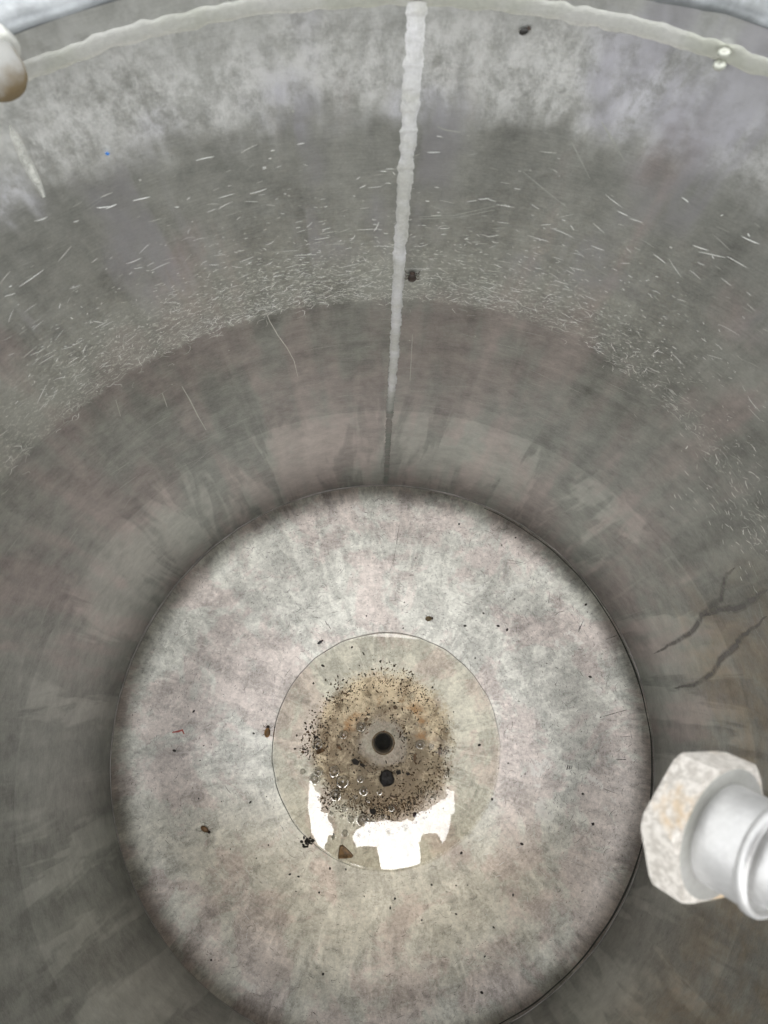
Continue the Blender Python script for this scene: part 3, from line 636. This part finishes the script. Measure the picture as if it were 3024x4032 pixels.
flake('leaf_fragment', [(925, 1140), (955, 1130), (962, 1155), (935, 1165)], 1000, 2350, K5, .004, M_grit, 'black crumb immediately right of the black nugget', 'leaf fragment')
flake('leaf_fragment', [(990, 1150), (1010, 1145), (1020, 1162), (1000, 1168)], 1000, 2350, K5, .004, M_grit, 'second black crumb to the right of the black nugget', 'leaf fragment')
flake('leaf_fragment', [(755, 1390), (785, 1380), (800, 1400), (790, 1425), (762, 1415)], 1000, 2350, K5, .004, M_grit, 'black clump in the sediment just above the white reflection', 'leaf fragment')
flake('leaf_fragment', [(1040, 1040), (1058, 1020), (1062, 1060), (1050, 1090), (1040, 1075)], 1000, 2350, K5, .003, M_brown, 'curled reddish brown scrap right of the drain plate', 'leaf fragment')
# black nugget and round grain
p = at_floor(1000+867*K5, 2350+1186*K5); mb = MB(); ellipsoid(mb, p + np.array((0, 0, .010)), ((.029, 0, 0), (0, .031, 0), (0, 0, .016)), 13, 9, .10, 0, False)
tag(mb.build('nugget', simple('wet_black', (.010, .007, .006), .45, 0, .3, 50), None, p), 'black faceted nugget just below the drain hole', 'nugget')
p = at_floor(1000+1050*K5, 2350+1423*K5); mb = MB(); ellipsoid(mb, p + np.array((0, 0, .006)), ((.0085, 0, 0), (0, .010, 0), (0, 0, .007)), 12, 8, .04)
tag(mb.build('grain', simple('dark_grain', (.03, .012, .012), .3), None, p), 'round dark red grain at the upper edge of the white reflection', 'grain')
# clump of dark fibre at the lower left waterline
mb = MB(); p0 = at_floor(1000+345*K5, 2350+1590*K5)
for i in range(26):
    c = p0 + np.array((R_.gauss(0, .013), R_.gauss(0, .009), .001+R_.random()*.004)); ellipsoid(mb, c, ((.006*R_.random()+.002, 0, 0), (0, .004*R_.random()+.002, 0), (0, 0, .003)), 7, 5, .3, 0, False)
tag(mb.build('debris_clump', M_grit, None, p0), 'soft dark clump of debris at the lower left waterline of the puddle', 'debris')
# blue paint fleck on the upper left wall
th, z = at_wall(463*.9114, 662*.9114); mb = MB(); c = np.array(wp(th, z, .001)); ellipsoid(mb, c, ((.003, 0, 0), (0, .002, 0), (0, 0, .003)), 8, 6, .2)
tag(mb.build('paint_fleck', simple('blue_paint', (.05, .20, .55), .5), None, c), 'tiny bright blue fleck on the pale upper left wall', 'fleck')
# lint and fibres lying above the puddle
def fibre(P, X0, Y0, k, rad, label, mat=M_leg):
    pts = [at_floor(X0+a*k, Y0+b*k) + np.array((0, 0, .002)) for a, b in P]; mb = MB(); tube(mb, pts, rad, 5); tag(mb.build('fibre', mat, None, pts[0]), label, 'fibre')
fibre([(467, 160), (478, 182), (490, 185), (492, 196), (501, 210)], 1000, 2350, K5, .0013, 'kinked dark fibre above the fly, up and left of the puddle')
fibre([(398, 134), (410, 133), (420, 140)], 1000, 2350, K5, .0010, 'short dark fibre farthest up and left of the puddle')
fibre([(915, 450), (922, 440), (932, 438), (922, 448), (915, 456)], 1000, 2350, K5, .0013, 'small hooked dark fibre inside the puddle above the drain hole')
# thread-like marks around
# grit specks, each its own thing
gp = [(983, 37), (1500, 106), (1378, 190), (1650, 215), (735, 125), (975, 205), (388, 566), (1165, 592), (1303, 752), (1471, 968), (235, 1812), (496, 1775), (600, 1780), (1320, 1885), (450, 450), (1595, 190), (520, 1550), (1128, 1440), (1555, 1322), (1160, 1880), (1445, 400), (640, 330)]
gp = [(1000+a*K5, 2350+b*K5) for a, b in gp]
gp += [(1500+a*.7233, 1800+b*.7233) for a, b in ((425, 365), (733, 438), (232, 434), (658, 480), (128, 790), (458, 918), (687, 940), (637, 917), (902, 1123), (1115, 803), (1137, 1195), (558, 850), (727, 773), (190, 550))]
gp += [(1800+a*.7378, 2500+b*.7378) for a, b in ((765, 440), (725, 1009), (711, 225), (478, 152), (330, 355), (117, 588), (670, 848), (362, 743), (345, 1115), (272, 685), (22, 1163))]
gp += [(400+a*.4219, 2700+b*.4219) for a, b in ((953, 560), (1120, 1080), (1388, 1088), (906, 1053), (680, 605), (1558, 1488), (1445, 1610), (920, 698), (1540, 1035), (860, 240), (1420, 445), (1203, 1525))]
gp += [(1500+a*.9186, 3200+b*.9186) for a, b in ((908, 48), (347, 172), (371, 310), (322, 434), (483, 491), (445, 616), (40, 408), (60, 368), (602, 132), (175, 460), (432, 770), (566, 352))]
gp += [(a*.9042, 3200+b*.9042) for a, b in ((1390, 347), (1586, 364), (1289, 342), (1407, 702), (920, 641), (1300, 278), (1437, 243), (1506, 247), (1262, 268))]
gproto = None
for i, (px, py) in enumerate(gp):
    p = at_floor(px, py); r = math.hypot(p[0], p[1])
    if gproto is None:
        mb = MB(); ellipsoid(mb, p + np.array((0, 0, .0022)), ((.0050, 0, 0), (0, .0042, 0), (0, 0, .0034)), 9, 6, .14, 0, False); o = gproto = mb.build('grit_speck', M_grit, None, p)
        tag(o, 'tiny black grit speck scattered on the dished metal bottom', 'speck', 'grit specks on the bottom')
    else: o = gproto.copy(); C.collection.objects.link(o); o.location = tuple(p*S)
    k = R_.choice([.55, .65, .75, .9, 1.05]); o.scale = (k*R_.uniform(.7, 1.5), k, k); o.rotation_euler = (0, 0, R_.uniform(0, 3.1))

# brown sediment of uncountable grains
sed = MB(); Vs = []; Fs = []
def crumb(x, y, s_, el=1.0, big=False):
    if math.hypot(x, y) < .044: return
    a = R_.uniform(0, 3.14); z = zf(math.hypot(x, y)); b = len(Vs); n_ = R_.choice([4, 5, 6]); h = s_*R_.uniform(.4, .8)
    ring_ = []
    for k in range(n_):
        t = 2*math.pi*k/n_; rr_ = s_*R_.uniform(.6, 1.2); u, v_ = rr_*math.cos(t)*el, rr_*math.sin(t)/el**.5; ring_.append((x+u*math.cos(a)-v_*math.sin(a), y+u*math.sin(a)+v_*math.cos(a)))
    Vs.extend([(q[0], q[1], z-.0003) for q in ring_]); Vs.append((x, y, z+h))
    Fs.extend([(b+k, b+(k+1) % n_, b+n_) for k in range(n_)])
cl2 = sinsum(81, 2, 25, 1.0, .2)
for i in range(6500):
    th = R_.uniform(-3.15, 3.15); r = R_.gauss(.243, .022) if R_.random() < .62 else R_.uniform(.08, .27)
    low = math.cos(th) < -.1
    if cl2(th*1.0) + cl2(r*25) < R_.uniform(-2.6, 1.6): continue
    if not low and R_.random() < .35: continue
    crumb(r*math.sin(th), r*math.cos(th)*1.02 - .005, R_.choice([.0012, .0016, .0020, .0026, .0034]), R_.choice([1, 1, 1.3, 1.9]))
for i in range(800):
    th = R_.gauss(3.14, .55); r = R_.gauss(.25, .03); crumb(r*math.sin(th), r*math.cos(th), R_.uniform(.0010, .0032), R_.choice([1, 1.3, 1.8]))
for cx, cy, sg, n_ in ((740, 800, 25, 22), (620, 740, 30, 20), (920, 740, 40, 26), (1050, 730, 40, 22), (690, 1090, 40, 40), (960, 1160, 45, 40), (1060, 1350, 45, 60), (780, 1400, 50, 70), (860, 1370, 40, 40), (940, 1370, 30, 26), (1225, 1000, 25, 40), (370, 920, 40, 110), (420, 830, 50, 90), (550, 600, 50, 90), (840, 500, 80, 90), (990, 560, 50, 60), (350, 1010, 30, 60), (480, 1330, 30, 60), (520, 1370, 40, 40), (980, 900, 30, 50), (1060, 1060, 25, 20)):
    for k in range(n_):
        p = at_floor(1000+(cx+R_.gauss(0, sg))*K5, 2350+(cy+R_.gauss(0, sg))*K5); crumb(p[0], p[1], R_.choice([.0012, .0018, .0024, .0034, .0050]) , R_.choice([1, 1.4, 2]))
sed.add(Vs, Fs, 0, None, False)
ns = NT('sediment_grains'); fns = ns.noise(ns.pos, 40, 3); ns.set(Base_Color=ns.mix(ns.ss(fns, .4, .62), (.025, .017, .010), (.11, .06, .025)), Roughness=.6)
tag(sed.build('sediment', ns.m, None, (0, 0, -.14)), 'fine dark brown sediment grains settled around the drain hole', 'sediment', None, 'stuff')

# bubbles floating on the puddle
nb = NT('bubble_film'); lw = nb.t.nodes.new('ShaderNodeLayerWeight'); lw.inputs[0].default_value = .30
gl = nb.t.nodes.new('ShaderNodeBsdfGlossy'); gl.inputs['Roughness'].default_value = .02; trn = nb.t.nodes.new('ShaderNodeBsdfTransparent'); mx = nb.t.nodes.new('ShaderNodeMixShader')
k_ = nb.M('ADD', nb.M('MULTIPLY', lw.outputs['Fresnel'], .8), .14, clamp=True); trn.inputs['Color'].default_value = (.90, .89, .86, 1)
nb.L(k_, mx.inputs[0]); nb.L(trn.outputs[0], mx.inputs[1]); nb.L(gl.outputs[0], mx.inputs[2]); nb.L(mx.outputs[0], nb.o.inputs[0]); M_bub = nb.m
bub = [(700, 850, 22), (585, 900, 20), (415, 960, 26), (1085, 965, 22), (1155, 980, 13), (525, 1140, 24), (580, 1205, 28), (695, 1190, 15), (716, 1268, 19), (820, 1275, 12), (533, 1292, 26), (395, 1190, 25), (420, 1140, 22), (318, 1142, 12), (1265, 1158, 11), (1177, 1305, 12), (897, 1382, 13), (664, 1303, 8), (842, 1435, 13),
       (590, 1378, 14), (575, 1435, 11), (635, 1455, 15), (710, 1455, 28), (593, 1545, 15), (518, 1572, 10), (655, 1495, 7), (370, 1600, 14), (1035, 648, 15), (910, 812, 9), (1062, 830, 9), (988, 925, 7), (505, 1418, 9), (745, 1475, 16), (990, 1512, 15), (878, 1540, 16), (903, 1555, 9), (950, 1515, 8), (755, 1545, 12), (685, 1558, 14), (1028, 1627, 7), (1005, 1685, 7), (900, 1708, 8), (1112, 1445, 9), (748, 1335, 7), (1288, 1195, 8)]
bproto = None
for i, (a, b, r) in enumerate(bub):
    p = at_z(1000+a*K5, 2350+b*K5, WZ); rad = r*K5/997*.8
    if bproto is None:
        mb = MB(); V = []
        for (rs_, hs_) in [(1.9, .0), (1.6, .010), (1.4, .035), (1.25, .08), (1.12, .17), (1.03, .27), (.98, .34), (.92, .44), (.82, .56), (.68, .68), (.5, .77), (.3, .83), (.12, .85), (.01, .855)]:
            for k in range(24): V.append(p + .01*np.array((rs_*math.cos(k*math.pi/12), rs_*math.sin(k*math.pi/12), hs_)))
        mb.add(V, [(j*24+k, j*24+(k+1) % 24, (j+1)*24+(k+1) % 24, (j+1)*24+k) for j in range(13) for k in range(24)]); o = bproto = mb.build('bubble', M_bub, None, p)
        tag(o, 'small clear bubble floating on the water puddle', 'bubble', 'bubbles on the puddle')
    else: o = bproto.copy(); C.collection.objects.link(o); o.location = tuple((p + np.array((0, 0, .0002)))*S)
    k = rad/.01; o.scale = (k, k*R_.uniform(.85, 1.1), k)
